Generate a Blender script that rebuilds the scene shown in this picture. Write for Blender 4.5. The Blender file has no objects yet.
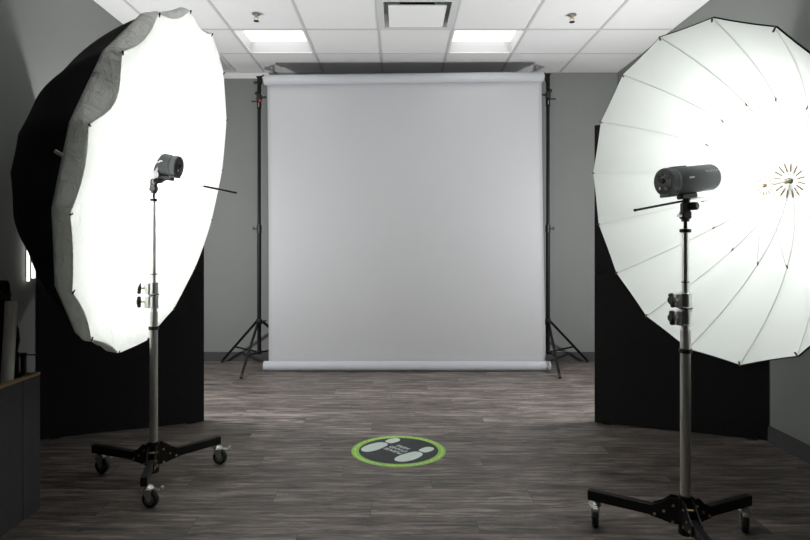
import bpy, math, random
from mathutils import Vector, Matrix
random.seed(7)
sc = bpy.context.scene
COL = sc.collection
F, CX, CY, EYE = 586.0, 398.0, 245.0, 1.2
PI = math.pi
V = Vector

def at(px, py, Y):
    return V(((px - CX) / F * Y, Y, EYE + (CY - py) / F * Y))

# ---------------------------------------------------------------- materials
def mat(name, col, rough=0.5, metal=0.0, noise=0.0, nscale=20.0, bump=0.0, bscale=200.0, spec=0.5, sheen=0.0):
    m = bpy.data.materials.new(name); m.use_nodes = True
    nt = m.node_tree; b = nt.nodes['Principled BSDF']
    b.inputs['Base Color'].default_value = (*col, 1)
    b.inputs['Roughness'].default_value = rough
    b.inputs['Metallic'].default_value = metal
    b.inputs['Specular IOR Level'].default_value = spec
    if sheen: b.inputs['Sheen Weight'].default_value = sheen
    tc = nt.nodes.new('ShaderNodeTexCoord')
    n = nt.nodes.new('ShaderNodeTexNoise'); n.inputs['Scale'].default_value = nscale; n.inputs['Detail'].default_value = 5
    nt.links.new(tc.outputs['Object'], n.inputs['Vector'])
    r = nt.nodes.new('ShaderNodeMapRange')
    r.inputs['To Min'].default_value = 1 - noise; r.inputs['To Max'].default_value = 1 + noise
    nt.links.new(n.outputs['Fac'], r.inputs['Value'])
    mx = nt.nodes.new('ShaderNodeVectorMath'); mx.operation = 'SCALE'
    mx.inputs[0].default_value = col
    nt.links.new(r.outputs[0], mx.inputs['Scale'])
    nt.links.new(mx.outputs[0], b.inputs['Base Color'])
    if bump:
        n2 = nt.nodes.new('ShaderNodeTexNoise'); n2.inputs['Scale'].default_value = bscale; n2.inputs['Detail'].default_value = 3
        nt.links.new(tc.outputs['Object'], n2.inputs['Vector'])
        bp = nt.nodes.new('ShaderNodeBump'); bp.inputs['Strength'].default_value = bump; bp.inputs['Distance'].default_value = 0.01
        nt.links.new(n2.outputs['Fac'], bp.inputs['Height']); nt.links.new(bp.outputs[0], b.inputs['Normal'])
    return m

def glow(name, col, strength):
    m = bpy.data.materials.new(name); m.use_nodes = True
    b = m.node_tree.nodes['Principled BSDF']
    b.inputs['Base Color'].default_value = (.9, .9, .9, 1)
    b.inputs['Emission Color'].default_value = (*col, 1)
    b.inputs['Emission Strength'].default_value = strength
    return m

M = {}
M['wall'] = mat('grey_green_paint', (.225, .235, .225), .85, noise=.04, nscale=3, bump=.12, bscale=260, spec=.15)
M['back_wall'] = mat('back_wall_paint', (.235, .243, .236), .85, noise=.04, nscale=3, bump=.12, bscale=260, spec=.15)
M['tile'] = mat('acoustic_tile', (.72, .72, .715), .95, noise=.03, nscale=90, bump=.25, bscale=240, spec=.05)
M['tbar'] = mat('grid_enamel', (.50, .50, .50), .5, spec=.3)
M['white_enamel'] = mat('white_enamel', (.80, .80, .79), .45)
M['vent_white'] = mat('vent_white', (.55, .56, .56), .5)
M['dark_void'] = mat('dark_void', (.02, .02, .02), .9)
M['base'] = mat('baseboard_vinyl', (.055, .056, .055), .6, noise=.08)
M['paper'] = mat('backdrop_paper', (.45, .45, .462), .9, noise=.015, nscale=5, spec=.1)
M['paper_roll'] = mat('backdrop_roll_paper', (.45, .46, .49), .8, noise=.02, nscale=5, spec=.15)
M['core'] = mat('cardboard_core', (.35, .25, .14), .9)
M['flat'] = mat('black_foam_board', (.02, .02, .02), .95, noise=.25, nscale=60, spec=.08)
M['flat_edge'] = mat('black_board_edge', (.02, .02, .02), .9, spec=.1)
M['black'] = mat('black_enamel', (.008, .008, .008), .45, noise=.2, spec=.3)
M['black_metal'] = mat('black_anodised_metal', (.006, .006, .006), .5, noise=.1, spec=.25)
M['plastic'] = mat('black_plastic', (.012, .012, .013), .5, noise=.1)
M['strobe'] = mat('charcoal_strobe_body', (.062, .066, .073), .5, noise=.06, nscale=40, bump=.1, bscale=500)
M['strobe_dark'] = mat('strobe_end_black', (.015, .016, .018), .4)
M['chrome'] = mat('chrome', (.66, .66, .65), .3, metal=1, noise=.05)
M['steel'] = mat('brushed_steel', (.62, .60, .57), .45, metal=1, noise=.12, nscale=8)
M['zinc'] = mat('zinc_caster', (.62, .63, .60), .3, metal=.9, noise=.1)
M['rubber'] = mat('caster_rubber', (.02, .02, .02), .6)
M['hubgrey'] = mat('caster_hub', (.18, .18, .18), .5)
M['brass'] = mat('brass_bolt', (.65, .5, .28), .35, metal=1)
M['aged_brass'] = mat('aged_brass', (.16, .12, .06), .6, metal=.3)
M['red'] = mat('red_plastic', (.5, .04, .03), .4)
M['white_mark'] = mat('white_print', (.8, .8, .8), .5)
M['canopy'] = mat('black_canopy_nylon', (.014, .014, .014), .8, noise=.25, nscale=6, bump=.3, bscale=12, spec=.15)
M['lining'] = mat('white_lining', (.66, .685, .67), .7, noise=.01, bump=.10, bscale=9, spec=.2)
M['rib'] = mat('fibreglass_rib', (.60, .63, .58), .5)
M['wire'] = mat('spreader_wire', (.45, .45, .43), .4, metal=.5)
M['bin'] = mat('charcoal_laminate', (.075, .076, .078), .7, noise=.15, nscale=40, spec=.2)
M['ply'] = mat('plywood_edge', (.42, .29, .16), .8, noise=.2, nscale=60)
M['white_paper'] = mat('white_paper_roll', (.62, .61, .56), .85)
M['cloth'] = mat('black_cloth', (.008, .008, .008), .9, bump=.5, bscale=25)
M['green'] = mat('decal_green', (.34, .64, .09), .6, noise=.04, nscale=30)
M['navy'] = mat('decal_charcoal', (.032, .036, .045), .6, noise=.05)
M['mint'] = mat('decal_mint', (.70, .80, .74), .6, noise=.03)
M['ring_print'] = mat('decal_ring_print', (.72, .82, .55), .6)
M['troffer'] = glow('troffer_light', (1, 1, .98), .85)
M['tube'] = glow('tube_light', (1, 1, .94), 1.1)
M['flash'] = glow('flash_tube', (1, .99, .95), 8)

def diffusion(name='diffusion_fabric', trans=.55, tint=(.70, .705, .695), bump=.5, bs=9):
    m = bpy.data.materials.new(name); m.use_nodes = True
    nt = m.node_tree; nt.nodes.remove(nt.nodes['Principled BSDF'])
    out = nt.nodes['Material Output']
    t = nt.nodes.new('ShaderNodeBsdfTranslucent'); t.inputs[0].default_value = (*tint, 1)
    d = nt.nodes.new('ShaderNodeBsdfDiffuse'); d.inputs[0].default_value = (*[c * .93 for c in tint], 1)
    mx = nt.nodes.new('ShaderNodeMixShader'); mx.inputs[0].default_value = trans
    tc = nt.nodes.new('ShaderNodeTexCoord')
    n = nt.nodes.new('ShaderNodeTexNoise'); n.inputs['Scale'].default_value = bs; n.inputs['Detail'].default_value = 6
    n.inputs['Distortion'].default_value = 1.2
    nt.links.new(tc.outputs['Object'], n.inputs['Vector'])
    bp = nt.nodes.new('ShaderNodeBump'); bp.inputs['Strength'].default_value = bump; bp.inputs['Distance'].default_value = .02
    nt.links.new(n.outputs['Fac'], bp.inputs['Height'])
    nt.links.new(bp.outputs[0], d.inputs['Normal']); nt.links.new(bp.outputs[0], t.inputs['Normal'])
    nt.links.new(d.outputs[0], mx.inputs[1]); nt.links.new(t.outputs[0], mx.inputs[2])
    nt.links.new(mx.outputs[0], out.inputs[0])
    return m
M['diffusion'] = diffusion()
M['skirt'] = diffusion('grey_hem_fabric', .22, (.66, .67, .65), 1.0, 16)

def floor_mat():
    m = bpy.data.materials.new('vinyl_plank'); m.use_nodes = True
    nt = m.node_tree; b = nt.nodes['Principled BSDF']; N = nt.nodes.new; L = nt.links.new
    tc = N('ShaderNodeTexCoord')
    br = N('ShaderNodeTexBrick')
    br.inputs['Scale'].default_value = 1; br.inputs['Brick Width'].default_value = 1.22; br.inputs['Row Height'].default_value = .152
    br.inputs['Mortar Size'].default_value = .0012; br.inputs['Mortar Smooth'].default_value = .3
    br.inputs['Color1'].default_value = (0, 0, 0, 1); br.inputs['Color2'].default_value = (1, 1, 1, 1); br.inputs['Mortar'].default_value = (.5, .5, .5, 1)
    br.offset = 0
    sx = N('ShaderNodeSeparateXYZ'); L(tc.outputs['Object'], sx.inputs[0])
    rw = N('ShaderNodeMath'); rw.operation = 'DIVIDE'; L(sx.outputs['Y'], rw.inputs[0]); rw.inputs[1].default_value = .152
    fl = N('ShaderNodeMath'); fl.operation = 'FLOOR'; L(rw.outputs[0], fl.inputs[0])
    sf = N('ShaderNodeMath'); sf.operation = 'MULTIPLY_ADD'; L(fl.outputs[0], sf.inputs[0]); sf.inputs[1].default_value = .4637; sf.inputs[2].default_value = 20.3
    ad = N('ShaderNodeMath'); L(sf.outputs[0], ad.inputs[0]); L(sx.outputs['X'], ad.inputs[1])
    yy = N('ShaderNodeMath'); L(sx.outputs['Y'], yy.inputs[0]); yy.inputs[1].default_value = .152 * 100
    cb = N('ShaderNodeCombineXYZ'); L(ad.outputs[0], cb.inputs[0]); L(yy.outputs[0], cb.inputs[1])
    L(cb.outputs[0], br.inputs['Vector'])
    # plank-shifted coordinates
    sh = N('ShaderNodeVectorMath'); sh.operation = 'MULTIPLY_ADD'
    sh.inputs[1].default_value = (7.3, 3.1, 5.7); L(br.outputs['Color'], sh.inputs[0]); L(tc.outputs['Object'], sh.inputs[2])
    mp = N('ShaderNodeMapping'); mp.inputs['Scale'].default_value = (1.7, 15, 1); L(sh.outputs[0], mp.inputs['Vector'])
    g = N('ShaderNodeTexNoise'); g.inputs['Scale'].default_value = 2.2; g.inputs['Detail'].default_value = 8; g.inputs['Roughness'].default_value = .74
    g.inputs['Distortion'].default_value = .6; L(mp.outputs[0], g.inputs['Vector'])
    mp2 = N('ShaderNodeMapping'); mp2.inputs['Scale'].default_value = (2.2, 9, 1); L(sh.outputs[0], mp2.inputs['Vector'])
    g2 = N('ShaderNodeTexNoise'); g2.inputs['Scale'].default_value = 1.1; g2.inputs['Detail'].default_value = 4; L(mp2.outputs[0], g2.inputs['Vector'])
    # knots
    mp3 = N('ShaderNodeMapping'); mp3.inputs['Scale'].default_value = (1, 2.4, 1); L(sh.outputs[0], mp3.inputs['Vector'])
    vo = N('ShaderNodeTexVoronoi'); vo.inputs['Scale'].default_value = 4.2; L(mp3.outputs[0], vo.inputs['Vector'])
    kn = N('ShaderNodeMapRange'); kn.inputs['From Min'].default_value = .02; kn.inputs['From Max'].default_value = .09
    kn.inputs['To Min'].default_value = .35; kn.inputs['To Max'].default_value = 1; L(vo.outputs['Distance'], kn.inputs['Value'])
    cr = N('ShaderNodeValToRGB')
    e = cr.color_ramp.elements
    e[0].position = .35; e[0].color = (.026, .0215, .0185, 1)
    e[1].position = .69; e[1].color = (.36, .308, .275, 1)
    x = cr.color_ramp.elements.new(.5); x.color = (.132, .112, .100, 1)
    L(g.outputs['Fac'], cr.inputs['Fac'])
    r2 = N('ShaderNodeMapRange'); r2.inputs['From Min'].default_value = .3; r2.inputs['From Max'].default_value = .7
    r2.inputs['To Min'].default_value = .72; r2.inputs['To Max'].default_value = 1.25; L(g2.outputs['Fac'], r2.inputs['Value'])
    r3 = N('ShaderNodeMapRange'); r3.inputs['To Min'].default_value = .82; r3.inputs['To Max'].default_value = 1.15; L(br.outputs['Color'], r3.inputs['Value'])
    m1 = N('ShaderNodeMath'); m1.operation = 'MULTIPLY'; L(r2.outputs[0], m1.inputs[0]); L(r3.outputs[0], m1.inputs[1])
    m2 = N('ShaderNodeMath'); m2.operation = 'MULTIPLY'; L(m1.outputs[0], m2.inputs[0]); L(kn.outputs[0], m2.inputs[1])
    sv = N('ShaderNodeVectorMath'); sv.operation = 'SCALE'; L(cr.outputs[0], sv.inputs[0]); L(m2.outputs[0], sv.inputs['Scale'])
    mo = N('ShaderNodeMix'); mo.data_type = 'RGBA'; L(br.outputs['Fac'], mo.inputs[0]); L(sv.outputs[0], mo.inputs[6]); mo.inputs[7].default_value = (.03, .027, .025, 1)
    L(mo.outputs[2], b.inputs['Base Color'])
    b.inputs['Roughness'].default_value = .5; b.inputs['Specular IOR Level'].default_value = .5
    rr = N('ShaderNodeMapRange'); rr.inputs['To Min'].default_value = .36; rr.inputs['To Max'].default_value = .52; L(g.outputs['Fac'], rr.inputs['Value']); L(rr.outputs[0], b.inputs['Roughness'])
    bp = N('ShaderNodeBump'); bp.inputs['Strength'].default_value = .25; bp.inputs['Distance'].default_value = .003
    L(g.outputs['Fac'], bp.inputs['Height']); L(bp.outputs[0], b.inputs['Normal'])
    return m
M['floor'] = floor_mat()

# ---------------------------------------------------------------- mesh helpers
def frame(axis):
    a = V(axis).normalized()
    u = V((0, 0, 1)).cross(a)
    if u.length < 1e-4: u = V((1, 0, 0))
    u.normalize(); v = a.cross(u)
    return u, v, a

class MB:
    def __init__(s): s.v, s.f = [], []
    def add(s, vs, fs):
        o = len(s.v); s.v += [V(x) for x in vs]; s.f += [tuple(i + o for i in f) for f in fs]; return s
    def box(s, c, d, ax=None, bevel=0.0):
        """box centred at c, full size d, optional axes (3 vectors)."""
        ax = ax or (V((1, 0, 0)), V((0, 1, 0)), V((0, 0, 1))); c = V(c)
        hx, hy, hz = d[0] / 2, d[1] / 2, d[2] / 2
        if bevel <= 0:
            vs = [c + ax[0] * (i * hx) + ax[1] * (j * hy) + ax[2] * (k * hz) for k in (-1, 1) for i, j in ((-1, -1), (1, -1), (1, 1), (-1, 1))]
            return s.add(vs, [(3, 2, 1, 0), (4, 5, 6, 7), (0, 1, 5, 4), (1, 2, 6, 5), (2, 3, 7, 6), (3, 0, 4, 7)])
        b = min(bevel, hx * .49, hy * .49, hz * .49)
        prof = [(-hx + b, -hy), (hx - b, -hy), (hx, -hy + b), (hx, hy - b), (hx - b, hy), (-hx + b, hy), (-hx, hy - b), (-hx, -hy + b)]
        lev = [(-hz, b), (-hz + b, 0), (hz - b, 0), (hz, b)]
        vs = []
        for z, ins in lev:
            for x, y in prof:
                sx = (hx - ins) / hx; sy = (hy - ins) / hy
                vs.append(c + ax[0] * (x * sx) + ax[1] * (y * sy) + ax[2] * z)
        fs = [tuple(range(7, -1, -1)), tuple(range(24, 32))]
        for l in range(3):
            for i in range(8):
                j = (i + 1) % 8; fs.append((l * 8 + i, l * 8 + j, l * 8 + 8 + j, l * 8 + 8 + i))
        return s.add(vs, fs)
    def lathe(s, prof, origin, axis, seg=24, caps=True):
        u, v, a = frame(axis); o = V(origin); n = len(prof); vs = []
        for t, r in prof:
            for i in range(seg):
                th = 2 * PI * i / seg
                vs.append(o + a * t + (u * math.cos(th) + v * math.sin(th)) * r)
        fs = []
        for k in range(n - 1):
            for i in range(seg):
                j = (i + 1) % seg
                fs.append((k * seg + i, k * seg + j, (k + 1) * seg + j, (k + 1) * seg + i))
        if caps:
            fs.append(tuple(range(seg - 1, -1, -1))); fs.append(tuple((n - 1) * seg + i for i in range(seg)))
        return s.add(vs, fs)
    def cyl(s, p0, p1, r, r1=None, seg=16, bevel=0.0):
        p0, p1 = V(p0), V(p1); L = (p1 - p0).length; r1 = r if r1 is None else r1
        if bevel: pr = [(0, r - bevel), (bevel, r), (L - bevel, r1), (L, r1 - bevel)]
        else: pr = [(0, r), (L, r1)]
        return s.lathe(pr, p0, p1 - p0, seg)
    def tube(s, pts, r, seg=6):
        pts = [V(p) for p in pts]; n = len(pts); vs = []
        for k, p in enumerate(pts):
            d = pts[min(k + 1, n - 1)] - pts[max(k - 1, 0)]
            u, v, _ = frame(d)
            for i in range(seg):
                th = 2 * PI * i / seg
                vs.append(p + (u * math.cos(th) + v * math.sin(th)) * r)
        fs = [tuple(range(seg - 1, -1, -1)), tuple((n - 1) * seg + i for i in range(seg))]
        for k in range(n - 1):
            for i in range(seg):
                j = (i + 1) % seg
                fs.append((k * seg + i, k * seg + j, (k + 1) * seg + j, (k + 1) * seg + i))
        return s.add(vs, fs)
    def ball(s, c, r, seg=12):
        pr = [(-r * math.cos(PI * k / 8), max(r * math.sin(PI * k / 8), r * .02)) for k in range(9)]
        return s.lathe(pr, c, (0, 0, 1), seg)
    def build(s, name, m, parent=None, smooth=True, angle=35):
        off = world(parent) if parent else V((0, 0, 0))
        me = bpy.data.meshes.new(name)
        me.from_pydata([tuple(x - off) for x in s.v], [], s.f)
        me.materials.append(m)
        me.validate(); me.update()
        if smooth:
            me.shade_smooth()
            try: me.set_sharp_from_angle(angle=math.radians(angle))
            except Exception: pass
        o = bpy.data.objects.new(name, me); COL.objects.link(o)
        if parent: o.parent = parent
        return o

def world(o):
    p = V((0, 0, 0))
    while o: p += o.location; o = o.parent
    return p

def thing(name, label, cat, loc, group=None):
    o = bpy.data.objects.new(name, None); COL.objects.link(o)
    o.location = loc; o.empty_display_size = .1
    o['label'] = label; o['category'] = cat
    if group: o['group'] = group
    return o
def tag(o, label, cat, group=None):
    o['label'] = label; o['category'] = cat
    if group: o['group'] = group
    return o
def struct(mb, name, m, **k):
    o = mb.build(name, m, smooth=False, **k); o['kind'] = 'structure'; return o

# ---------------------------------------------------------------- room
XL, XR, YB, YF, H = -2.22, 2.27, 6.06, -2.6, 2.98
T = .1
struct(MB().box(((XL + XR) / 2, (YB + YF) / 2, -.05), (XR - XL + 2 * T, YB - YF + 2 * T, .1)), 'floor', M['floor'])
HW = H + .35
struct(MB().box(((XL + XR) / 2, YB + T / 2, HW / 2), (XR - XL + 2 * T, T, HW)), 'wall_back', M['back_wall'])
struct(MB().box(((XL + XR) / 2, YF - T / 2, HW / 2), (XR - XL + 2 * T, T, HW)), 'wall_front', M['wall'])
struct(MB().box((XL - T / 2, (YB + YF) / 2, HW / 2), (T, YB - YF, HW)), 'wall_left', M['wall'])
struct(MB().box((XR + T / 2, (YB + YF) / 2, HW / 2), (T, YB - YF, HW)), 'wall_right', M['wall'])
bh = .095
struct(MB().box(((XL + XR) / 2, YB - .006, bh / 2), (XR - XL, .012, bh)), 'baseboard_back', M['base'])
struct(MB().box((XL + .006, (YB + YF) / 2, bh / 2), (.012, YB - YF - .03, bh)), 'baseboard_left', M['base'])
struct(MB().box((XR - .006, (YB + YF) / 2, bh / 2), (.012, YB - YF - .03, bh)), 'baseboard_right', M['base'])

# suspended ceiling: tiles as separate panels of one surface, openings where fittings sit
D = .61
xs = [XL] + [x for x in (-.16 + D * k for k in range(-6, 7)) if XL + .05 < x < XR - .05] + [XR]
ys = [YB - D * k for k in range(0, 14)] + [YF]
cells = {}
tl = MB()
FIT = {('light', -1.38, 4.84), ('light', .45, 4.84), ('air', -.16, 4.23)}
NEAR_LIGHTS = [(-1.38, 1.79), (.45, 1.79)]
def fitted(x, y):
    for k, fx, fy in FIT:
        if abs(x - fx) < .02 and abs(y - fy) < .02: return True
    return any(abs(x - a) < .02 and abs(y - b) < .02 for a, b in NEAR_LIGHTS)
for i in range(len(xs) - 1):
    for j in range(len(ys) - 1):
        x0, x1, y1, y0 = xs[i], xs[i + 1], ys[j], ys[j + 1]
        if fitted(x0, y0): continue
        tl.box(((x0 + x1) / 2, (y0 + y1) / 2, H + .012), (x1 - x0 - .001, y1 - y0 - .001, .018))
struct(tl, 'ceiling', M['tile'])
struct(MB().box(((XL + XR) / 2, (YB + YF) / 2, HW + .03), (XR - XL + 2 * T, YB - YF + 2 * T, .06)), 'ceiling_deck', M['tile'])
tb = MB()
for x in xs[1:-1]: tb.box((x, (YB + YF) / 2, H), (.020, YB - YF, .006))
for y in ys[1:-1]: tb.box(((XL + XR) / 2, y, H + .0005), (XR - XL, .018, .005))
struct(tb, 'trim_1', M['tbar'])
struct(MB().box(((XL + -1.33) / 2, YB - .012, H - .032), (-1.33 - XL, .024, .058)), 'trim_2', M['white_enamel'])

def ceiling_light(x, y, label):
    t = thing('ceiling_light', label, 'ceiling light', (x + D / 2, y + D / 2, H), 'recessed ceiling lights')
    c = V((x + D / 2, y + D / 2, H)); dp = .115; w = D - .03
    h = MB()
    for sx in (-1, 1):
        h.box((c.x + sx * (w / 2), c.y, H + dp / 2), (.008, w, dp)); h.box((c.x, c.y + sx * (w / 2), H + dp / 2), (w, .008, dp))
    h.box((c.x, c.y, H + dp + .012), (w + .01, w + .01, .012))
    h.build('housing', M['tbar'], t, smooth=False)
    MB().box((c.x, c.y, H + dp - .002), (w - .01, w - .01, .012)).build('diffuser', M['troffer'], t, smooth=False)
    f = MB()
    for sx in (-1, 1):
        f.box((c.x + sx * (w / 2 - .002), c.y, H + .001), (.014, w + .008, .006)); f.box((c.x, c.y + sx * (w / 2 - .002), H + .001), (w + .008, .014, .006))
    f.build('frame', M['white_enamel'], t, smooth=False)
    return t
ceiling_light(-1.38, 4.84, 'lit square ceiling light nearer the left backdrop stand')
ceiling_light(.45, 4.84, 'lit square ceiling light nearer the right backdrop stand')
for (x, y), lab in zip(NEAR_LIGHTS, ('lit square ceiling light above and in front of the left umbrella', 'lit square ceiling light above and in front of the right umbrella')):
    ceiling_light(x, y, lab)

# plaque air diffuser
t = thing('air_diffuser', 'square white air vent with flat drop plate in the middle of the ceiling', 'ceiling vent', (.145, 4.535, H))
m = MB(); cx, cy = .145, 4.535
for sx in (-1, 1):
    m.box((cx + sx * .277, cy, H + .001), (.05, .604, .010)); m.box((cx, cy + sx * .277, H + .001), (.504, .05, .010))
    m.box((cx + sx * .255, cy, H + .055), (.006, .51, .10)); m.box((cx, cy + sx * .255, H + .055), (.51, .006, .10))
m.box((cx, cy, H + .11), (.52, .52, .006))
m.build('frame', M['vent_white'], t, smooth=False)
MB().box((cx, cy + .02, H - .004), (.435, .43, .012), bevel=.003).build('plate', M['white_enamel'], t, smooth=False)
MB().lathe([(0, .14), (.02, .135), (.04, .12), (.045, .02)], (cx, cy - .06, H + .045), (0, 0, 1), 32).build('duct_neck', M['dark_void'], t)
for sx in (-1, 1): MB().cyl((cx + sx * .1, cy + .02, H), (cx + sx * .1, cy + .02, H + .11), .004).build('hanger', M['vent_white'], t)

# louvred return vent, partly behind the left umbrella
t = thing('return_vent', 'grey slatted ceiling vent beside the left umbrella top', 'ceiling vent', (-1.84, 5.75, H))
m = MB(); x0, x1, y0, y1 = -2.10, -1.655, 5.48, 5.98
for a, b_, c_, d_ in ((x0, x1, y0, y0 + .03), (x0, x1, y1 - .03, y1), (x0, x0 + .03, y0 + .03, y1 - .03), (x1 - .03, x1, y0 + .03, y1 - .03)):
    m.box(((a + b_) / 2, (c_ + d_) / 2, H - .004), (b_ - a, d_ - c_, .012))
m.build('frame', M['vent_white'], t, smooth=False)
m = MB()
ax = (V((1, 0, 0)), V((0, math.cos(.8), math.sin(.8))), V((0, -math.sin(.8), math.cos(.8))))
for k in range(17): m.box(((x0 + x1) / 2, y0 + .045 + k * .0258, H - .002), (x1 - x0 - .06, .016, .0015), ax)
m.build('louvre', M['vent_white'], t, smooth=False)

def sprinkler(x, y, label):
    t = thing('fire_sprinkler', label, 'sprinkler', (x, y, H), 'ceiling sprinklers')
    MB().lathe([(0, .034), (-.004, .034), (-.009, .014)], (x, y, H - .001), (0, 0, 1), 20).build('escutcheon', M['hubgrey'], t)
    m = MB().cyl((x, y, H - .008), (x, y, H - .026), .011)
    for s in (-1, 1): m.tube([(x + s * .008, y, H - .02), (x + s * .017, y, H - .032), (x + s * .012, y, H - .046), (x, y, H - .054)], .003)
    m.build('body', M['brass'], t)
    m = MB().lathe([(0, .006), (.002, .022), (.0035, .022)], (x, y, H - .060), (0, 0, 1), 12)
    m.build('deflector', M['black_metal'], t)
sprinkler(-1.09, 4.51, 'small ceiling sprinkler nearer the left umbrella')
sprinkler(1.345, 4.53, 'small ceiling sprinkler nearer the right umbrella')

# ---------------------------------------------------------------- paper backdrop
YP = 5.6
t = thing('paper_backdrop', 'wide light grey paper backdrop hanging from a roll between two stands', 'backdrop', (.09, YP, 0))
zl, zr, rr_ = 1.2 + (245 - 80.5) / F * YP, 1.2 + (245 - 77) / F * YP, .047
xl, xr = (264.5 - CX) / F * YP, (543 - CX) / F * YP
MB().lathe([(0, rr_ - .003), (.003, rr_), ((xr - xl) - .003, rr_), ((xr - xl), rr_ - .003)], (xl, YP - .01, zl), (xr - xl, 0, zr - zl), 40).build('top_roll', M['paper_roll'], t)
m = MB()
for s, x, z in ((-1, xl, zl), (1, xr, zr)):
    m.cyl((x - .004 * s, YP - .01, z), (x + .012 * s, YP - .01, z), .022)
m.build('core', M['core'], t)
nx, nz = 60, 50
vs, fs = [], []
for k in range(nz + 1):
    w = k / nz
    for i in range(nx + 1):
        u = i / nx
        xa = (267 - CX) / F * YP * (1 - w) + (268.5 - CX) / F * YP * w
        xb = (541.8 - CX) / F * YP * (1 - w) + (546.2 - CX) / F * YP * w
        zt = (zl * (1 - u) + zr * u)
        z = zt * (1 - w) + .05 * w
        y = YP + .012 + .004 * math.sin(u * 7 + w * 2) * math.sin(PI * w)
        y += .02 * max(0, (abs(u - .5) * 2 - .93) / .07) ** 2 * math.sin(PI * min(1, w * 1.05))
        vs.append((xa + (xb - xa) * u, y, z))
for k in range(nz):
    for i in range(nx):
        a = k * (nx + 1) + i; fs.append((a, a + nx + 1, a + nx + 2, a + 1))
sh = MB().add(vs, fs).build('paper_sheet', M['paper'], t)
so = sh.modifiers.new('thick', 'SOLIDIFY'); so.thickness = .0015; so.offset = 1
xbl, xbr = (264.3 - CX) / F * YP, (549.5 - CX) / F * YP
m = MB().lathe([(0, rr_ - .018), (.0, rr_ - .003), (.003, rr_), (xbr - xbl - .003, rr_), (xbr - xbl, rr_ - .003), (xbr - xbl, rr_ - .018), (xbr - xbl - .01, rr_ - .022)], (xbl, YP - .02, rr_ + .001), (1, 0, 0), 40)
m.build('bottom_roll', M['paper_roll'], t)

def backdrop_stand(c, feet, zt, side, label):
    c = V(c)
    t = thing('backdrop_stand', label, 'stand', c, 'backdrop stands')
    m = MB().cyl(c + V((0, 0, .13)), c + V((0, 0, 1.36)), .0195, bevel=.002).build('lower_pole', M['black_metal'], t)
    MB().cyl(c + V((0, 0, 1.36)), c + V((0, 0, zt - .02)), .0165).build('upper_pole', M['black_metal'], t)
    m = MB().cyl(c + V((0, 0, 1.32)), c + V((0, 0, 1.40)), .024, bevel=.003)
    m.cyl(c + V((0, 0, 1.36)), c + V((-side * .05 * -1, -.0, 1.36)), .006); m.box(c + V((side * .055, 0, 1.362)), (.014, .02, .035), bevel=.003)
    m.build('height_collar', M['plastic'], t)
    m = MB().cyl(c + V((0, 0, .42)), c + V((0, 0, .475)), .03, bevel=.004)
    m.box(c + V((-side * .045, 0, .455)), (.05, .015, .015)); m.build('upper_collar', M['plastic'], t)
    MB().cyl(c + V((0, 0, .135)), c + V((0, 0, .165)), .027, bevel=.004).build('lower_collar', M['plastic'], t)
    for f in feet:
        f = V((f[0], f[1], .012)); d = (f - c); d.z = 0; d.normalize()
        top = c + V((0, 0, .445)) + d * .035
        l = MB().tube([top, f], .013, 8).build('leg', M['black_metal'], t)
        dr = (f - top).normalized(); MB().cyl(f - dr * .035, f + dr * .004, .014, seg=10).build('rubber_foot', M['rubber'], l)
        mid = top.lerp(f, .62)
        MB().tube([c + V((0, 0, .15)) + d * .028, mid], .009, 6).build('brace', M['black_metal'], t)
    # roll hook and clamp at the top
    u = V((-side, 0, 0)); k = c + V((0, 0, zt))
    m = MB().box(k + V((0, 0, -.06)), (.034, .032, .15), bevel=.005)
    m.box(k + V((0, 0, .012)), (.05, .045, .014), bevel=.003)
    m.tube([k + V((0, -.01, -.09)) , k + u * .03 + V((0, -.05, -.06)), k + u * .055 + V((0, -.13, -.045))], .011, 8)
    m.tube([k + u * .06 + V((0, -.06, .012)), k + V((0, 0, .008))], .008, 8)
    m.build('roll_hook', M['black_metal'], t)
    m = MB().box(c + V((0, 0, zt - .19)), (.045, .045, .07), bevel=.006)
    m.cyl(k + V((0, 0, -.19)), k + u * .07 + V((0, -.02, -.19)), .010); m.ball(k + V((side * .02, -.01, -.15)), .02)
    m.build('clamp', M['plastic'], t)
    m = MB().tube([k + V((side * .01, -.02, -.23)), k + V((side * .07, -.03, -.235))], .008, 8)
    m.build('clamp_handle', M['plastic'], t)
    if side < 0: MB().cyl(k + V((side * .015, -.01, -.045)), k + V((side * .05, -.01, -.045)), .014).build('hook_knob', M['plastic'], t)
    if side < 0: MB().box(k + V((.012, -.026, -.225)), (.022, .014, .026), bevel=.003).build('clamp_button', M['red'], t)['label'] = 'red clamp button'
    MB().cyl(c + V((0, 0, zt - .30)), c + V((0, 0, zt - .225)), .021, bevel=.003).build('stud_collar', M['black_metal'], t)
    MB().cyl(c + V((0, -.019, zt - .285)), c + V((0, -.019, zt - .245)), .005).build('stud', M['chrome'], t)
    return t
backdrop_stand((-1.362, 5.75, 0), ((-1.407, 5.25), (-1.80, 5.985), (-.90, 5.98)), 2.835, -1, 'black tripod stand holding the left end of the grey backdrop')
backdrop_stand((1.471, 5.75, 0), ((1.451, 5.25), (1.94, 5.99), (1.02, 5.98)), 2.86, 1, 'black tripod stand holding the right end of the grey backdrop')

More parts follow.
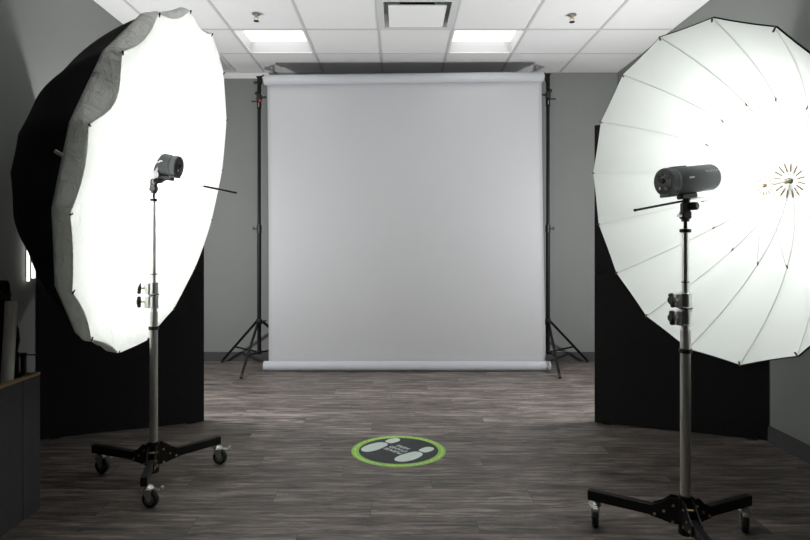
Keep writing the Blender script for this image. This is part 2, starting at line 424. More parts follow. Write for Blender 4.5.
# ---------------------------------------------------------------- black flats
def flat(a, b, h, label, wall_x):
    a, b = V((*a, 0)), V((*b, 0)); d = (b - a); L = d.length; d.normalize(); n = V((-d.y, d.x, 0))
    if n.y < 0: n = -n
    c = (a + b) / 2; th = .05
    t = thing('black_flat', label, 'panel', c, 'black studio flats')
    ax = (d, n, V((0, 0, 1)))
    MB().box(c + n * th / 2 + V((0, 0, .007 + h / 4)), (L, th, h / 2 - .001), ax, bevel=.003).build('lower_board', M['flat'], t)
    MB().box(c + n * th / 2 + V((0, 0, .007 + h * .75)), (L, th, h / 2 - .001), ax, bevel=.003).build('upper_board', M['flat'], t)
    for s in (-1, 1):
        MB().box(c + n * th / 2 + d * s * (L / 2 - .08) + V((0, 0, .004)), (.06, th * .8, .008), ax).build('foot', M['rubber'], t)
    for o in t.children:      # the end against the wall is cut flush with it
        if o.name.startswith('foot'): continue
        for v_ in o.data.vertices:
            if (v_.co - (b - c)).dot(d) > -.03: v_.co.x = wall_x - c.x
flat((-1.312, 3.965), (-2.195, 3.585), 2.0, 'black standing panel behind the left umbrella, against the left wall', -2.214)
flat((1.323, 3.945), (2.250, 3.575), 2.0, 'black standing panel behind the right umbrella, against the right wall', 2.264)

# lit tubes on the left wall by the flat
t = thing('wall_light', 'narrow bright vertical light tubes low behind the left umbrella on the wall', 'wall light', (XL, 3.5, 1.2))
MB().box((XL + .008, 3.505, 1.23), (.014, .03, .44), bevel=.003).build('backplate', M['black'], t)
MB().cyl((XL + .024, 3.480, .985), (XL + .024, 3.480, 1.44), .008, seg=12).build('light_tube', M['tube'], t)
MB().cyl((XL + .024, 3.530, 1.0), (XL + .024, 3.530, 1.44), .0095, seg=12).build('light_tube', M['tube'], t)

# ---------------------------------------------------------------- grey bin with things in it
XB, Y0, Y1, HB = -1.632, 1.75, 2.672, .622
t = thing('storage_bin', 'charcoal open storage bin with plywood rim at the left edge', 'storage bin', (-1.93, 2.2, 0))
w = .02; hb = HB - .012
MB().box((XB - w / 2, (Y0 + 2.548) / 2, hb / 2), (w, 2.548 - Y0, hb)).build('side_panel', M['bin'], t, smooth=False)
MB().box((XB - w / 2, (2.552 + Y1) / 2, hb / 2), (w, Y1 - 2.552, hb)).build('side_panel', M['bin'], t, smooth=False)
MB().box((XL + .02 + w / 2, (Y0 + Y1) / 2, hb / 2), (w, Y1 - Y0, hb)).build('side_panel', M['bin'], t, smooth=False)
for y in (Y0 + w / 2, Y1 - w / 2): MB().box(((XB + XL + .02) / 2, y, hb / 2), (XB - XL - .02 - 2 * w, w - .001, hb)).build('end_panel', M['bin'], t, smooth=False)
MB().box(((XB + XL + .02) / 2, (Y0 + Y1) / 2, .06), (XB - XL - .02 - 2 * w, Y1 - Y0 - 2 * w, .018)).build('bottom_panel', M['bin'], t, smooth=False)
m = MB()
m.box((XB - w / 2, (Y0 + Y1) / 2, HB - .006), (w + .002, Y1 - Y0, .012)); m.box((XL + .02 + w / 2, (Y0 + Y1) / 2, HB - .006), (w, Y1 - Y0, .012))
for y in (Y0 + w / 2, Y1 - w / 2): m.box(((XB + XL + .02) / 2, y, HB - .006), (XB - XL - .02 - 2 * w, w, .012))
m.build('rim', M['ply'], t, smooth=False)

p0, p1 = at(5, 420, 2.50), at(11.5, 301, 2.52)
p0 = p0 + (p0 - p1) * ((p0.z - .075) / (p1.z - p0.z))
m = MB(); L = (p1 - p0).length
m.lathe([(0, .024), (L, .024), (L, .020), (.02, .020), (.02, .002)], p0, p1 - p0, 24)
tag(m.build('paper_roll', M['white_paper']), 'off-white paper tube leaning upright in the charcoal bin', 'paper roll')
# black rolled bag
c = at(-4, 330, 2.57)
pr = [(-.90, .045), (-.6, .05), (-.42, .052), (-.30, .058), (-.20, .062), (-.12, .072), (-.05, .082), (0, .078), (.05, .06), (.09, .05), (.12, .052), (.2, .052), (.215, .046), (.22, .01)]
zc = c.z
pr = [(max(a, -(zc - .071)), r) for a, r in pr if a > -(zc - .071) - .3]
t = thing('black_bag', 'tall rolled black bag standing in the charcoal bin behind the paper tube', 'bag', (c.x, c.y, .071))
m = MB().lathe(pr, c, (0, 0, 1), 28); o = m.build('bag_body', M['cloth'], t)
for v_ in o.data.vertices:
    a = math.atan2(v_.co.y, v_.co.x); k = 1 + .10 * math.sin(3 * a + v_.co.z * 9) + .04 * math.sin(7 * a)
    v_.co.x *= k; v_.co.y *= k
MB().lathe([(0, .056), (.02, .058), (.03, .056)], (c.x, c.y, zc + .135), (0, 0, 1), 24, False).build('strap', M['plastic'], t)
# small dark canisters
for k, (px, yy, top, lab) in enumerate(((20, 2.56, 358, 'slim black canister in the bin, nearer the paper tube'), (26, 2.59, 357, 'slim black canister in the bin, nearest the bin corner'))):
    q = at(px, top, yy); q.x = (-1.715, -1.682)[k]; q.y = 2.632
    t = thing('canister', lab, 'canister', (q.x, q.y, .07), 'black canisters in the bin')
    MB().cyl((q.x, q.y, .07), (q.x, q.y, q.z), .0125, bevel=.002).build('canister_body', M['plastic'], t)
    MB().cyl((q.x, q.y, q.z - .01), (q.x, q.y, q.z + .012), .0145, bevel=.003).build('lid', M['black'], t)
    if k == 1: MB().box((q.x + .028, q.y, q.z + .002), (.06, .012, .005), bevel=.001).build('clip', M['plastic'], t)

# ---------------------------------------------------------------- floor decal
dc = V((.003, 3.425, 0)); R = .275
t = thing('floor_decal', 'round green-rimmed floor decal with two pale footprints on the wood floor', 'floor decal', dc)
def squash(o):
    for v_ in o.data.vertices: v_.co.y *= .935
def disc(r0, r1, z0, z1, seg=96):
    return MB().lathe([(z0, r1), (z1, r1), (z1, r0), (z0, r0)], dc, (0, 0, 1), seg, caps=False)
MB().lathe([(0, R), (.0008, R)], dc, (0, 0, 1), 96).build('green_disc', M['green'], t, smooth=False)
MB().lathe([(.0008, .231), (.0013, .232)], dc, (0, 0, 1), 96).build('dark_disc', M['navy'], t, smooth=False)
m = MB()
rnd = random.Random(3)
a = 0
while a < 2 * PI - .03:
    w_ = rnd.uniform(.018, .045); h_ = rnd.uniform(.006, .010)
    if rnd.random() < .80:
        ca = a + w_ / 2; rad = V((math.cos(ca), math.sin(ca), 0)); tg = V((-rad.y, rad.x, 0))
        m.box(dc + rad * .256 + V((0, 0, .0011)), (h_, w_ * .256 * .8, .0005), (rad, tg, V((0, 0, 1))))
    a += w_ + .012
o = m.build('rim_print', M['ring_print'], t, smooth=False); o['kind'] = 'stuff'; o['label'] = 'illegible pale print around the green rim'
for o in list(COL.objects):
    if o.parent == t: squash(o)
up = V((-.69, -.72, 0)).normalized(); rt = V((up.y, -up.x, 0))
def fplace(px, py): p = at(px, py, F * EYE / (py - CY)); return V((p.x, p.y, 0))
def outline(pts, c, mir, nm, z=.0018):
    # smooth closed outline through control points
    n = len(pts); out = []
    for i in range(n):
        a_, b_, c_, d_ = (V((*pts[(i + k) % n], 0)) for k in (-1, 0, 1, 2))
        for q in range(6):
            s = q / 6
            out.append(.5 * ((2 * b_) + (c_ - a_) * s + (2 * a_ - 5 * b_ + 4 * c_ - d_) * s * s + (3 * b_ - a_ - 3 * c_ + d_) * s ** 3))
    base = [c + rt * (p.x * mir * 1.06) + up * (p.y * 1.12) for p in out]; k = len(base)
    vs = [p + V((0, 0, .0012)) for p in base] + [p + V((0, 0, z)) for p in base]
    fs = [tuple(range(k)), tuple(range(2 * k - 1, k - 1, -1))] + [(i, (i + 1) % k, k + (i + 1) % k, k + i) for i in range(k)]
    return MB().add(vs, fs).build(nm, M['mint'], t, smooth=False)
ball_ = [(0, .135), (.032, .118), (.050, .075), (.052, .03), (.040, -.015), (.020, -.035), (-.012, -.035), (-.030, -.015), (-.040, .03), (-.042, .08), (-.028, .122)]
heel_ = [(.020, -.050), (.032, -.07), (.034, -.100), (.022, -.128), (.0, -.136), (-.022, -.125), (-.030, -.10), (-.028, -.07), (-.018, -.050)]
for c_, mir in ((fplace(381.3, 445.0), 1), (fplace(414.8, 454.2), -1)):
    outline(ball_, c_, mir, 'sole_print'); outline(heel_, c_, mir, 'heel_print')
def text_mesh(s, size, origin, xdir, ydir, nm, m_, parent, depth=.0005, spacing=1.0, bold=0.0):
    cu = bpy.data.curves.new('lettering_curve', 'FONT'); cu.body = s; cu.size = size; cu.align_x = 'CENTER'; cu.align_y = 'CENTER'
    cu.extrude = depth; cu.offset = bold; cu.resolution_u = 3; cu.space_character = spacing
    o = bpy.data.objects.new('lettering_tmp', cu); COL.objects.link(o)
    dg = bpy.context.evaluated_depsgraph_get(); me = bpy.data.meshes.new_from_object(o.evaluated_get(dg))
    bpy.data.objects.remove(o); bpy.data.curves.remove(cu)
    zd = xdir.cross(ydir); off = origin - world(parent)
    for v_ in me.vertices:
        v_.co = off + xdir * v_.co.x + ydir * v_.co.y + zd * v_.co.z
    me.materials.clear(); me.materials.append(m_)
    r = bpy.data.objects.new(nm, me); COL.objects.link(r); r.parent = parent
    return r
tc_ = fplace(398.2, 449.3)
for k, s in enumerate(('PLEASE', 'STAND', 'HERE')):
    text_mesh(s, .040, tc_ + up * (.043 * (1 - k)) + V((0, 0, .0018)), rt, up, 'lettering', M['mint'], t, bold=.0007, spacing=1.08)

# ---------------------------------------------------------------- rolling light stands
def caster(parent, p, yaw, lever):
    """p: point on the floor below the leg end; the leg's underside is at z=.102"""
    d = V((math.cos(yaw), math.sin(yaw), 0)); s = V((-d.y, d.x, 0)); r = .039
    wc = p + d * .012 + V((0, 0, r)); top = V((p.x, p.y, .102))
    c = thing('caster', '', '', (0, 0, 0)); del c['label']; del c['category']
    c.parent = parent; c.location = top - world(parent)
    m = MB().lathe([(-.011, .026), (-.013, .033), (-.009, r - .001), (-.006, r), (.006, r), (.009, r - .001), (.013, .033), (.011, .026)], wc, s, 28)
    m.build('wheel', M['rubber'], c)
    MB().lathe([(-.0125, .01), (-.0122, .024), (.0122, .024), (.0125, .01)], wc, s, 20).build('wheel_hub', M['hubgrey'], c)
    m = MB()
    for q in (-1, 1):
        o_ = s * (.017 * q)
        pts = [top - V((0, 0, .022)) - d * .020, top - V((0, 0, .022)) + d * .024, wc + d * .012 + V((0, 0, .004)), wc - V((0, 0, .010)), wc - d * .012 + V((0, 0, .004))]
        a_ = [x + o_ - s * .0015 for x in (V((p_.x, p_.y, p_.z)) for p_ in pts)]; b_ = [x + s * .003 for x in a_]
        n = 5
        m.add(a_ + b_, [tuple(range(n)), tuple(range(2 * n - 1, n - 1, -1))] + [(i, (i + 1) % n, n + (i + 1) % n, n + i) for i in range(n)])
    m.box(top - V((0, 0, .021)), (.048, .037, .004), (d, s, V((0, 0, 1))), bevel=.001)
    m.cyl(wc - s * .021, wc + s * .021, .0045, seg=10)
    m.build('fork', M['zinc'], c)
    m = MB().lathe([(0, .024), (.004, .026), (.007, .022), (.010, .024), (.014, .016), (.02, .012)], top - V((0, 0, .018)), (0, 0, 1), 20)
    m.build('swivel', M['zinc'], c)
    if lever:
        e = top - V((0, 0, .018))
        m = MB().box(e + d * .040 + V((0, 0, .002)), (.05, .022, .004), (d, s, V((0, 0, 1))), bevel=.001)
        m.box(e + d * .068 + V((0, 0, .009)), (.012, .020, .016), (d, s, V((0, 0, 1))), bevel=.002)
        m.build('brake_lever', M['chrome'], c)
    return c

def light_stand(c, ends, z1, label, yaws, thick):
    c = V(c)
    t = thing('rolling_light_stand', label, 'light stand', c, 'wheeled light stands')
    def P(x, y, z): return c + V((x, y, z))
    Z = V((0, 0, 1))
    for k, e in enumerate(ends):
        e = V((e[0], e[1], 0)); d = (e - c); d.z = 0; L = d.length; d.normalize(); s = V((-d.y, d.x, 0))
        a0 = c + d * .075 + V((0, 0, .130)); a1 = V((e.x, e.y, .126))
        mid = (a0 + a1) / 2; ln = (a1 - a0).length; dd = (a1 - a0).normalized()
        MB().box(mid, (ln, .030, .042), (dd, s, dd.cross(s)), bevel=.002).build('leg', M['black'], t)
        # hinge plates and bolts
        m = MB()
        for q in (-1, 1):
            pts = [(.018, .100), (.05, .098), (.085, .104), (.125, .108), (.125, .150), (.085, .172), (.055, .198), (.018, .200)]
            A = [c + d * x + s * (q * .018 - .002) + Z * z for x, z in pts]; B = [x + s * .004 for x in A]; n = len(pts)
            m.add(A + B, [tuple(range(n)), tuple(range(2 * n - 1, n - 1, -1))] + [(i, (i + 1) % n, n + (i + 1) % n, n + i) for i in range(n)])
        m.build('hinge_plate', M['black'], t, smooth=False)
        for x, z in ((.040, .170), (.042, .105), (.075, .14), (.110, .120)):
            MB().cyl(c + d * x - s * .025 + Z * z, c + d * x + s * .025 + Z * z, .0055, seg=8).build('bolt', M['brass'], t)
        caster(t, V((e.x + (.015 if c.x < 0 else 0), e.y, 0)) - d * .028, yaws[k], True)
    MB().cyl(P(0, 0, .06), P(0, 0, .215), .026, bevel=.003).build('hub', M['black'], t)
    MB().cyl(P(0, 0, .10), P(0, 0, .865), .0195, seg=24).build('lower_tube', M['steel'], t)
    MB().cyl(P(0, 0, .865), P(0, 0, .955), .0160, seg=24).build('middle_tube', M['chrome'], t)
    MB().cyl(P(0, 0, .955), P(0, 0, z1), thick, seg=20).build('upper_tube', M['chrome'], t)
    MB().cyl(P(0, 0, .775), P(0, 0, .793), .0245, bevel=.002).build('stop_ring', M['plastic'], t)
    MB().cyl(P(0, 0, 1.052), P(0, 0, 1.056), .022 if thick < .012 else .016, bevel=.001).build('washer', M['black'], t)
    for z, zh in ((.882, .062), (.950, .062)):
        cl = MB().cyl(P(0, 0, z), P(0, 0, z + zh), .0225, seg=20, bevel=.002)
        cl.box(P(-.030, -.006, z + zh / 2), (.024, .020, zh * .9), bevel=.003)
        for q in (0, 1): cl.cyl(P(0, 0, z + q * (zh - .006)), P(0, 0, z + q * (zh - .006) + .006), .0255, seg=20, bevel=.001)
        cl = cl.build('collar', M['chrome'], t)
        d = V((-1, -.45, .0)).normalized(); k0 = P(-.034, -.010, z + zh * .55)
        MB().cyl(k0, k0 + d * .022, .005, seg=10).build('knob_screw', M['brass'], cl)
        kc = k0 + d * .032; u, v, _ = frame(d); m = MB()
        m.cyl(kc - d * .010, kc + d * .012, .015, seg=12, bevel=.003)
        rot = random.uniform(-.4, .6)
        uu = u * math.sin(rot) + v * math.cos(rot); vv = d.cross(uu)
        m.box(kc, (.018, .056, .020), (d, uu, vv), bevel=.006); m.box(kc + d * .002, (.016, .026, .030), (d, uu, vv), bevel=.006)
        m.build('knob', M['plastic'], cl)
    MB().cyl(P(0, 0, .948), P(0, 0, .955), .027, bevel=.002).build('black_ring', M['plastic'], t)
    MB().cyl(P(0, 0, z1 - .016), P(0, 0, z1 - .002), thick + .008, bevel=.002).build('top_cap', M['black_metal'], t)
    MB().cyl(P(0, 0, z1 - .01), P(0, 0, z1 + .055), .0068, seg=12).build('spigot', M['black_metal'], t)
    return t
RS = V((1.133, 2.31, 0)); LS = V((-1.2255, 2.94, 0))
light_stand(RS, ((.822, 2.53), (1.482, 2.475), (1.085, 1.935)), 1.265, 'wheeled chrome stand under the right strobe', (-1.85, -2.05, -.2), .0135)
light_stand(LS, ((-1.610, 3.10), (-.985, 3.235), (-1.152, 2.655)), 1.435, 'wheeled chrome stand under the left strobe', (-.25, -.15, -.15), .0105)

# ---------------------------------------------------------------- umbrellas
def rim_axes(n):
    u = V((0, 0, 1)).cross(n).normalized(); return u, n.cross(u)
def dome(C, n, R, d, ph, sgn, nr, NR=16, sub=6, sag=.02, off=0.0, t0=.02, p=2.0, q=1.0, t1=1.0):
    u, v = rim_axes(n); vs, fs = [], []; cols = NR * sub
    for k in range(nr + 1):
        t = t0 + (t1 - t0) * k / nr
        for j in range(cols):
            i, w = divmod(j, sub); w /= sub
            a0 = ph + sgn * 2 * PI * i / NR; a1 = ph + sgn * 2 * PI * (i + 1) / NR
            e = (u * math.cos(a0) + v * math.sin(a0)) * (1 - w) + (u * math.cos(a1) + v * math.sin(a1)) * w
            sg = sag * math.sin(PI * w)
            rad = R * t * (1 - sg * (0.35 + .65 * t))
            ax_ = -d * (1 - t ** p) ** q - off * (1.0 if t < .999 else .6)
            vs.append(C + e * (rad + off * .8 * t) + n * ax_)
    for k in range(nr):
        for j in range(cols):
            a = k * cols + j; b = k * cols + (j + 1) % cols; fs.append((a, b, b + cols, a + cols))
    return vs, fs
def rib_pts(C, n, R, d, a, k=16, inset=.004, t0=.03, p=2.0, q=1.0):
    u, v = rim_axes(n); e = u * math.cos(a) + v * math.sin(a)
    return [C + e * (R * t * (1 - inset)) + n * (-d * (1 - min(1, t) ** p) ** q + inset) for t in [t0 + (1.0 - t0) * (j / k) ** .8 for j in range(k + 1)]]

# right, open white umbrella
nR = V((-.9407, -.2906, -.1749)).normalized(); CR = V((1.2013, 2.3341, 1.3879)); RR, dR, phR = .6715, .485, .9105
QR = V((1.1235, 2.31, 1.3734))
rodR = (QR - (CR - nR * dR)).normalized()
t = thing('umbrella', 'open white umbrella with thin ribs facing the camera, at the right edge', 'umbrella', CR - nR * dR, 'photo umbrellas')
vs, fs = dome(CR, nR, RR, dR, phR, 1, 24, sag=.004)
MB().add(vs, fs).build('lining', M['lining'], t, angle=60)
vs, fs = dome(CR, nR, RR, dR, phR, 1, 24, sag=.004, off=.006)
MB().add(vs, fs).build('canopy', M['canopy'], t, angle=60)
m = MB(); u, v = rim_axes(nR)
runner = CR - nR * (dR - .145); hubp = CR - nR * (dR - .012)
for i in range(16):
    a = phR + 2 * PI * i / 16
    pts = rib_pts(CR, nR, RR, dR, a)
    rb = MB().tube(pts, .0016, 5).build('rib', M['rib'], t)
    e = u * math.cos(a) + v * math.sin(a)
    MB().cyl(pts[-1] - e * .012, pts[-1] + e * .006, .0032, seg=8).build('rib_tip', M['aged_brass'], rb)
    j = rib_pts(CR, nR, RR, dR, a, k=1, t0=.52)[0]
    sp = MB().tube([runner + e * .012, j + nR * .004], .0010, 4).build('spreader', M['wire'], t)
    MB().cyl(j - e * .008, j + e * .008, .0034, seg=6).build('joint', M['aged_brass'], sp)
    q0 = runner + e * .022 + (j - runner).normalized() * .006
    MB().cyl(q0, q0 + (j - runner).normalized() * .014, .0022, seg=6).build('ferrule', M['aged_brass'], sp)
    MB().cyl(pts[0].lerp(pts[1], .25), pts[0].lerp(pts[1], .75), .0026, seg=6).build('ferrule', M['aged_brass'], rb)
MB().lathe([(0, .009), (.012, .011), (.022, .010), (.026, .006)], hubp - nR * .005, nR, 16).build('crown', M['aged_brass'], t)
MB().lathe([(0, .006), (.004, .009), (.012, .009), (.018, .006)], runner - nR * .008, nR, 16).build('runner', M['aged_brass'], t)
tipR = QR + rodR * .225
sft = MB().cyl(hubp, tipR, .0036, seg=10).build('shaft', M['chrome'], t)
MB().cyl(QR - rodR * .02, tipR - rodR * .001, .0045, seg=10).build('shaft_grip', M['black'], sft)
MB().cyl(tipR, tipR + rodR * .008, .0055, seg=10).build('shaft_tip', M['black'], sft)

# left, deep umbrella closed by a diffusion cover
nL = V((.97628, .01543, -.21598)).normalized(); CL = V((-1.1917, 3.0203, 1.5054)); RL, dL, phL = .867, .643, math.radians(13)
t = thing('diffuser_umbrella', 'deep black umbrella with glowing white fabric front, at the left', 'umbrella', CL - nL * dL, 'photo umbrellas')
vs, fs = dome(CL, nL, RL, dL, phL, 1, 28, sag=.012, t1=.962, p=2.12, q=.876)
MB().add(vs, fs).build('lining', M['lining'], t, angle=60)
vs, fs = dome(CL, nL, RL, dL, phL, 1, 28, sag=.012, t1=.965, off=.006, p=2.12, q=.876)
MB().add(vs, fs).build('canopy', M['canopy'], t, angle=60)
u, v = rim_axes(nL)
for i in range(16):
    a = phL + 2 * PI * i / 16
    pts = rib_pts(CL, nL, RL, dL, a, p=2.12, q=.876)
    rb = MB().tube(pts, .0022, 5).build('rib', M['rib'], t)
    e = u * math.cos(a) + v * math.sin(a)
    MB().cyl(pts[-1] - e * .010, pts[-1] + e * .008 + nL * .004, .004, seg=8).build('rib_tip', M['black'], rb)
# diffusion front
NR, sub, nr = 16, 8, 26
axL = at(166, 171, 2.965)          # where the strobe goes through
hole = axL - nL * (axL - CL).dot(nL)
dentc = hole - v.normalized() * (.19 if v.z > 0 else -.19)
vs, fs = [], []; cols = NR * sub
rim = []; LOOSE = {6: 8, 5: 3.5, 4: 1.5, 3: 2, 7: 1}   # gores whose hem hangs slack
for j in range(cols):
    i, w = divmod(j, sub); w /= sub
    a0 = phL + 2 * PI * i / NR; a1 = phL + 2 * PI * (i + 1) / NR
    e = (u * math.cos(a0) + v * math.sin(a0)) * (1 - w) + (u * math.cos(a1) + v * math.sin(a1)) * w
    am = math.degrees((a0 + a1) / 2) % 360
    sc_ = (.012 + .010 * math.sin(am * .11 + i * 1.7) + .011 * LOOSE.get(i, 0)) * math.sin(PI * w)
    rim.append(CL + e * RL * (1 - sc_) + nL * (.004 + .006 * math.sin(PI * w)))
r_in = .058
for k in range(nr + 1):
    s = k / nr
    for j in range(cols):
        th = 2 * PI * j / cols
        pin = hole + (rim[j] - hole).normalized() * r_in
        p = pin.lerp(rim[j], s)
        rad = (p - dentc).length
        z = .012 * math.sin(PI * min(1, s)) - .078 * math.exp(-(rad / .22) ** 2)
        i, w = divmod(j, sub); w /= sub
        z += .007 * math.cos(2 * PI * w) * s ** 3 * (1 - s) * 6
        z += .004 * math.sin(j * 1.9 + i) * s ** 5 * (1 - s) * 8
        vs.append(p + nL * z)
for k in range(nr):
    for j in range(cols):
        a = k * cols + j; b = k * cols + (j + 1) % cols; fs.append((a, b, b + cols, a + cols))
MB().add(vs, fs).build('diffusion_front', M['diffusion'], t, angle=80)['label'] = 'glowing white fabric front'
# sleeve round the strobe
sv = [(-.02, .060), (.0, .058), (.012, .066), (.02, .072), (.026, .066), (.02, .060)]
o = MB().lathe([(a - .035, r) for a, r in sv], hole, nL, 36, caps=False).build('strobe_sleeve', M['diffusion'], t)
for v_ in o.data.vertices:
    v_.co += nL * (.004 * math.sin(v_.index * 2.3))
# skirt: elastic hem pulled back over the outside of the ribs
vs, fs = [], []; ks = 6
for k in range(ks + 1):
    s = k / ks
    for j in range(cols):
        i, w = divmod(j, sub); w /= sub
        a0 = phL + 2 * PI * i / NR; a1 = phL + 2 * PI * (i + 1) / NR
        e = (u * math.cos(a0) + v * math.sin(a0)) * (1 - w) + (u * math.cos(a1) + v * math.sin(a1)) * w
        back = CL + e * .850 - nL * .078
        p = rim[j].lerp(back, s) + e * (.012 * math.sin(PI * s) + .006 * math.sin(j * 2.1 + i * .7) * math.sin(PI * s))
        p += nL * (.006 * math.sin(j * 1.3) * math.sin(PI * s))
        vs.append(p)
for k in range(ks):
    for j in range(cols):
        a = k * cols + j; b = k * cols + (j + 1) % cols; fs.append((a, a + cols, b + cols, b))
o = MB().add(vs, fs).build('skirt', M['skirt'], t, angle=80); o['label'] = 'wrinkled grey hem of the cover'
so = o.modifiers.new('thick', 'SOLIDIFY'); so.thickness = .001
m = MB(); tagp = at(61, 149, 2.55); d = V((.55, .2, -.35)).normalized(); uu, vv_, _ = frame(d)
# cord toggle on the hem
idx = min(range(len(vs)), key=lambda q: ((CX + F * vs[q].x / vs[q].y - 63) ** 2 + (CY - F * (vs[q].z - EYE) / vs[q].y - 150) ** 2))
tp = vs[idx] + V((-.006, -.014, .002))
MB().box(tp, (.035, .006, .014), (V((.85, 0, -.5)).normalized(), V((0, 1, 0)), V((.5, 0, .85)).normalized()), bevel=.002).build('toggle', M['white_paper'], t)
rs = at(165, 178, 2.90); rodL = (at(237, 193, 2.885) - rs).normalized()
tipL = at(237, 193, 2.885)
hubL = CL - nL * (dL - .01)
sft = MB().tube([hubL, at(164, 179.5, 2.965), tipL], .0042, 8).build('shaft', M['steel'], t)
MB().cyl(tipL - rodL * .17, tipL, .0048, seg=10).build('shaft_tip', M['black'], sft)

# ---------------------------------------------------------------- strobes
def strobe(c, ax_, back, front, r, base, spig, label, long):
    """c axis centre, ax_ points to the rear (away from the flash tube)."""
    a = V(ax_).normalized(); c = V(c); u, v, _ = frame(a)   # v is roughly up/down
    up_ = V((0, 0, 1)) - a * a.z; up_.normalize(); sd = a.cross(up_)
    t = thing('studio_strobe', label, 'studio strobe', base, 'studio strobes')
    b0, b1 = -front, back
    MB().lathe([(b0, r * .93), (b0 + .006, r), (b1 - .045, r), (b1 - .043, r * .975), (b1 - .039, r * .975), (b1 - .037, r * 1.02), (b1 - .008, r * 1.04), (b1, r * 1.0), (b1 + .001, r * .86)], c, a, 48).build('strobe_body', M['strobe'], t)
    MB().lathe([(b1 - .036, r * 1.03), (b1 - .030, r * 1.055), (b1 - .024, r * 1.03)], c, a, 48, False).build('band', M['strobe_dark'], t)
    rp = MB().lathe([(b1 - .002, r * .88), (b1 + .002, r * .88), (b1 + .003, r * .82), (b1 + .0032, .002)], c, a, 36)
    for q in (0, 1, 2, 3, 4):
        th = PI * (.16 + .17 * q); e = up_ * math.sin(th) + sd * math.cos(th)
        rp.box(c + a * (b1 + .004) + e * r * .60, (.003, .010, .014), (a, a.cross(e), e), bevel=.001)
    rp = rp.build('control_panel', M['strobe_dark'], t)
    MB().box(c + a * (b1 + .005) - up_ * r * .45 - sd * r * .30, (.004, r * .38, r * .24), (a, sd, up_), bevel=.001).build('display', M['hubgrey'], rp)
    MB().box(c + a * (b1 + .005) - up_ * r * .40 + sd * r * .32, (.004, r * .16, r * .20), (a, sd, up_), bevel=.001).build('button', M['zinc'], rp)
    MB().cyl(c + a * (b1 + .002) + up_ * r * .12, c + a * (b1 + .012) + up_ * r * .12, r * .2, bevel=.002, seg=20).build('dial', M['plastic'], rp)
    MB().box(c + a * (b1 - .016) - up_ * r * .98, (.035, r * 1.15, r * .26), (a, sd, up_), bevel=.004).build('socket_block', M['strobe_dark'], t)
    MB().lathe([(b0 - .012, r * .55), (b0 - .008, r * .9), (b0, r * .96)], c, a, 36).build('reflector_ring', M['chrome'], t)
    MB().ball(c + a * (b0 - .026), .020, 16).build('flash_tube', M['flash'], t)
    # handle strip on top and white print on the side
    MB().box(c + a * (b1 - .075) + up_ * r * 1.0, (.07, .018, .008), (a, sd, up_), bevel=.002).build('top_switch', M['strobe_dark'], t)
    cam_side = sd if sd.dot(V((0, 0, EYE)) - c) > 0 else -sd
    m = MB(); ns = 9
    e = (cam_side * .93 + up_ * .12).normalized()
    if long:
        for q in range(5):
            m.box(c + a * (.02 - q * .0052 + .008) + e * (r + .0003), (.0036, .0012, .005 + .002 * (q % 2)), (a, e, a.cross(e)))
        for q in range(8):
            for row in (0, 1):
                e2 = (cam_side * .86 + up_ * (.40 + .10 * row)).normalized()
                m.box(c + a * (-.058 - q * .0085) + e2 * (r + .0003), (.0030, .0012, .0022), (a, e2, a.cross(e2)))
    else:
        for q, (o1, o2, l) in enumerate(((.020, .008, .016), (.008, .002, .016), (-.004, -.004, .014), (-.012, .003, .008))):
            m.box(c + a * (o1 - .03) + e * (r + .0005) + a.cross(e) * -o2, (l, .0014, .006), (a, e, a.cross(e)))
    m.build('white_print', M['white_mark'], t, smooth=False)
    # mount: plate, tilt joint, umbrella holder, spigot receiver
    pb = c - up_ * (r + .010)
    MB().box(pb, (.075, .036, .022), (a, sd, up_), bevel=.004).build('mount_plate', M['plastic'], t)
    j = V((spig.x, spig.y, spig.z + .048))
    MB().tube([pb, j], .014, 10).build('mount_arm', M['plastic'], t)
    br = MB().box(j, (.030, .034, .040), bevel=.005); br.box(j - V((0, 0, .030)), (.036, .036, .034), bevel=.005)
    br.cyl(j - V((0, 0, .056)), j - V((0, 0, .03)), .015, bevel=.002)
    br.build('tilt_bracket', M['plastic'], t)
    k0 = j + V((.012, -.012, .004))
    MB().cyl(k0, k0 + V((.018, -.026, 0)), .016, bevel=.004, seg=14).build('tilt_knob', M['plastic'], t)
    MB().cyl(j + V((-.012, -.004, -.032)), j + V((-.034, -.010, -.032)), .007, seg=10).build('locking_screw', M['chrome'], t)
    return t
cR = at(685.5, 180, 2.30); aR = (at(664, 183, 2.245) - at(712, 176.5, 2.36)).normalized()
aR = nR * 1.0; aR.z = -.12; aR.normalize()
strobe(cR, aR, .105, .125, .053, V((RS.x, RS.y, 1.255)), V((RS.x, RS.y, 1.300)), 'long charcoal strobe at the right, aimed into the ribbed white umbrella', True)
cLs = at(167.5, 165.5, 2.94)
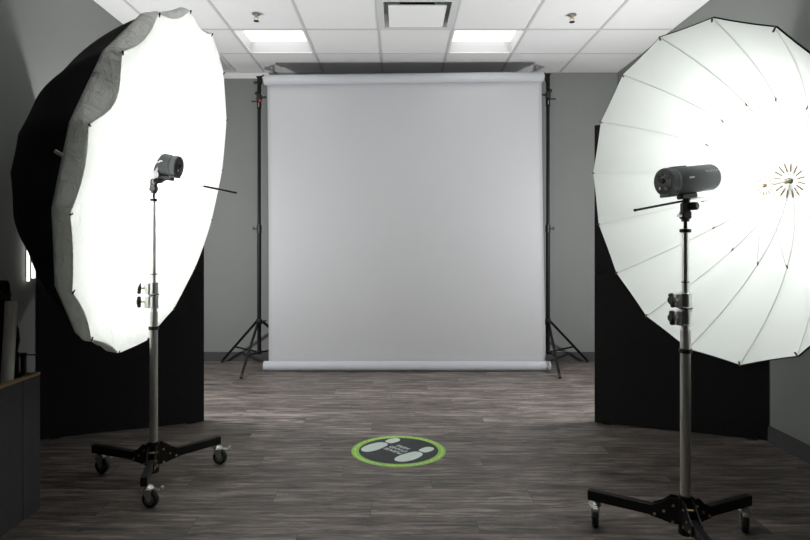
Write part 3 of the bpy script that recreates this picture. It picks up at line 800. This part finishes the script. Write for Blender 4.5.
aL = nL * 1.0; aL.z = -.12; aL.y = -.10; aL.normalize()
strobe(cLs, aL, .062, .16, .052, V((LS.x, LS.y, 1.425)), V((LS.x, LS.y, 1.465)), 'short charcoal strobe at the left, pushed through the glowing fabric front', False)

# ---------------------------------------------------------------- lights
def lamp(kind, name, loc, power, **k):
    l = bpy.data.lights.new(name, kind); l.energy = power
    for a, b in k.items(): setattr(l, a, b)
    o = bpy.data.objects.new(name, l); COL.objects.link(o); o.location = loc; return o
def aim(o, d): o.rotation_euler = V(d).to_track_quat('-Z', 'Y').to_euler()
o = lamp('POINT', 'right_flash', cR - aR * .172, 7.8, shadow_soft_size=.03, color=(1, 1, .985))
o = lamp('POINT', 'left_flash', CL - nL * .30, 22, shadow_soft_size=.10, color=(1, 1, .975))
for s, p in ((-1, (-1.88, 4.12, 1.28)), (1, (1.92, 4.10, 1.40))):
    lamp('POINT', 'background_flash', p, 48, shadow_soft_size=.07, color=(.99, .995, 1))
o = lamp('SPOT', 'added_ceiling_fill', (0, 1.7, 2.12), 54, spot_size=math.radians(150), spot_blend=1, shadow_soft_size=.25); aim(o, (0, .72, .70))  # unseen fill lamp without a fixture, added above the frame to brighten the ceiling
w = bpy.data.worlds.new('World'); sc.world = w; w.use_nodes = True
w.node_tree.nodes['Background'].inputs[0].default_value = (0, 0, 0, 1)

# ---------------------------------------------------------------- camera
cam = bpy.data.cameras.new('camera'); co = bpy.data.objects.new('camera', cam); COL.objects.link(co)
co.location = (0, 0, EYE); co.rotation_euler = (PI / 2, 0, 0)
cam.sensor_width = 36; cam.lens = F / 810 * 36
cam.shift_x = (405 - CX) / 810; cam.shift_y = -(270 - CY) / 810
cam.clip_start = .05
sc.camera = co
sc.view_settings.view_transform = 'Standard'; sc.view_settings.look = 'None'
sc.view_settings.gamma = 1; sc.view_settings.exposure = 0.9; sc.view_settings.use_curve_mapping = False
sc.cycles.use_denoising = True
sc.cycles.max_bounces = 10; sc.cycles.diffuse_bounces = 6
sc.cycles.sample_clamp_indirect = 6
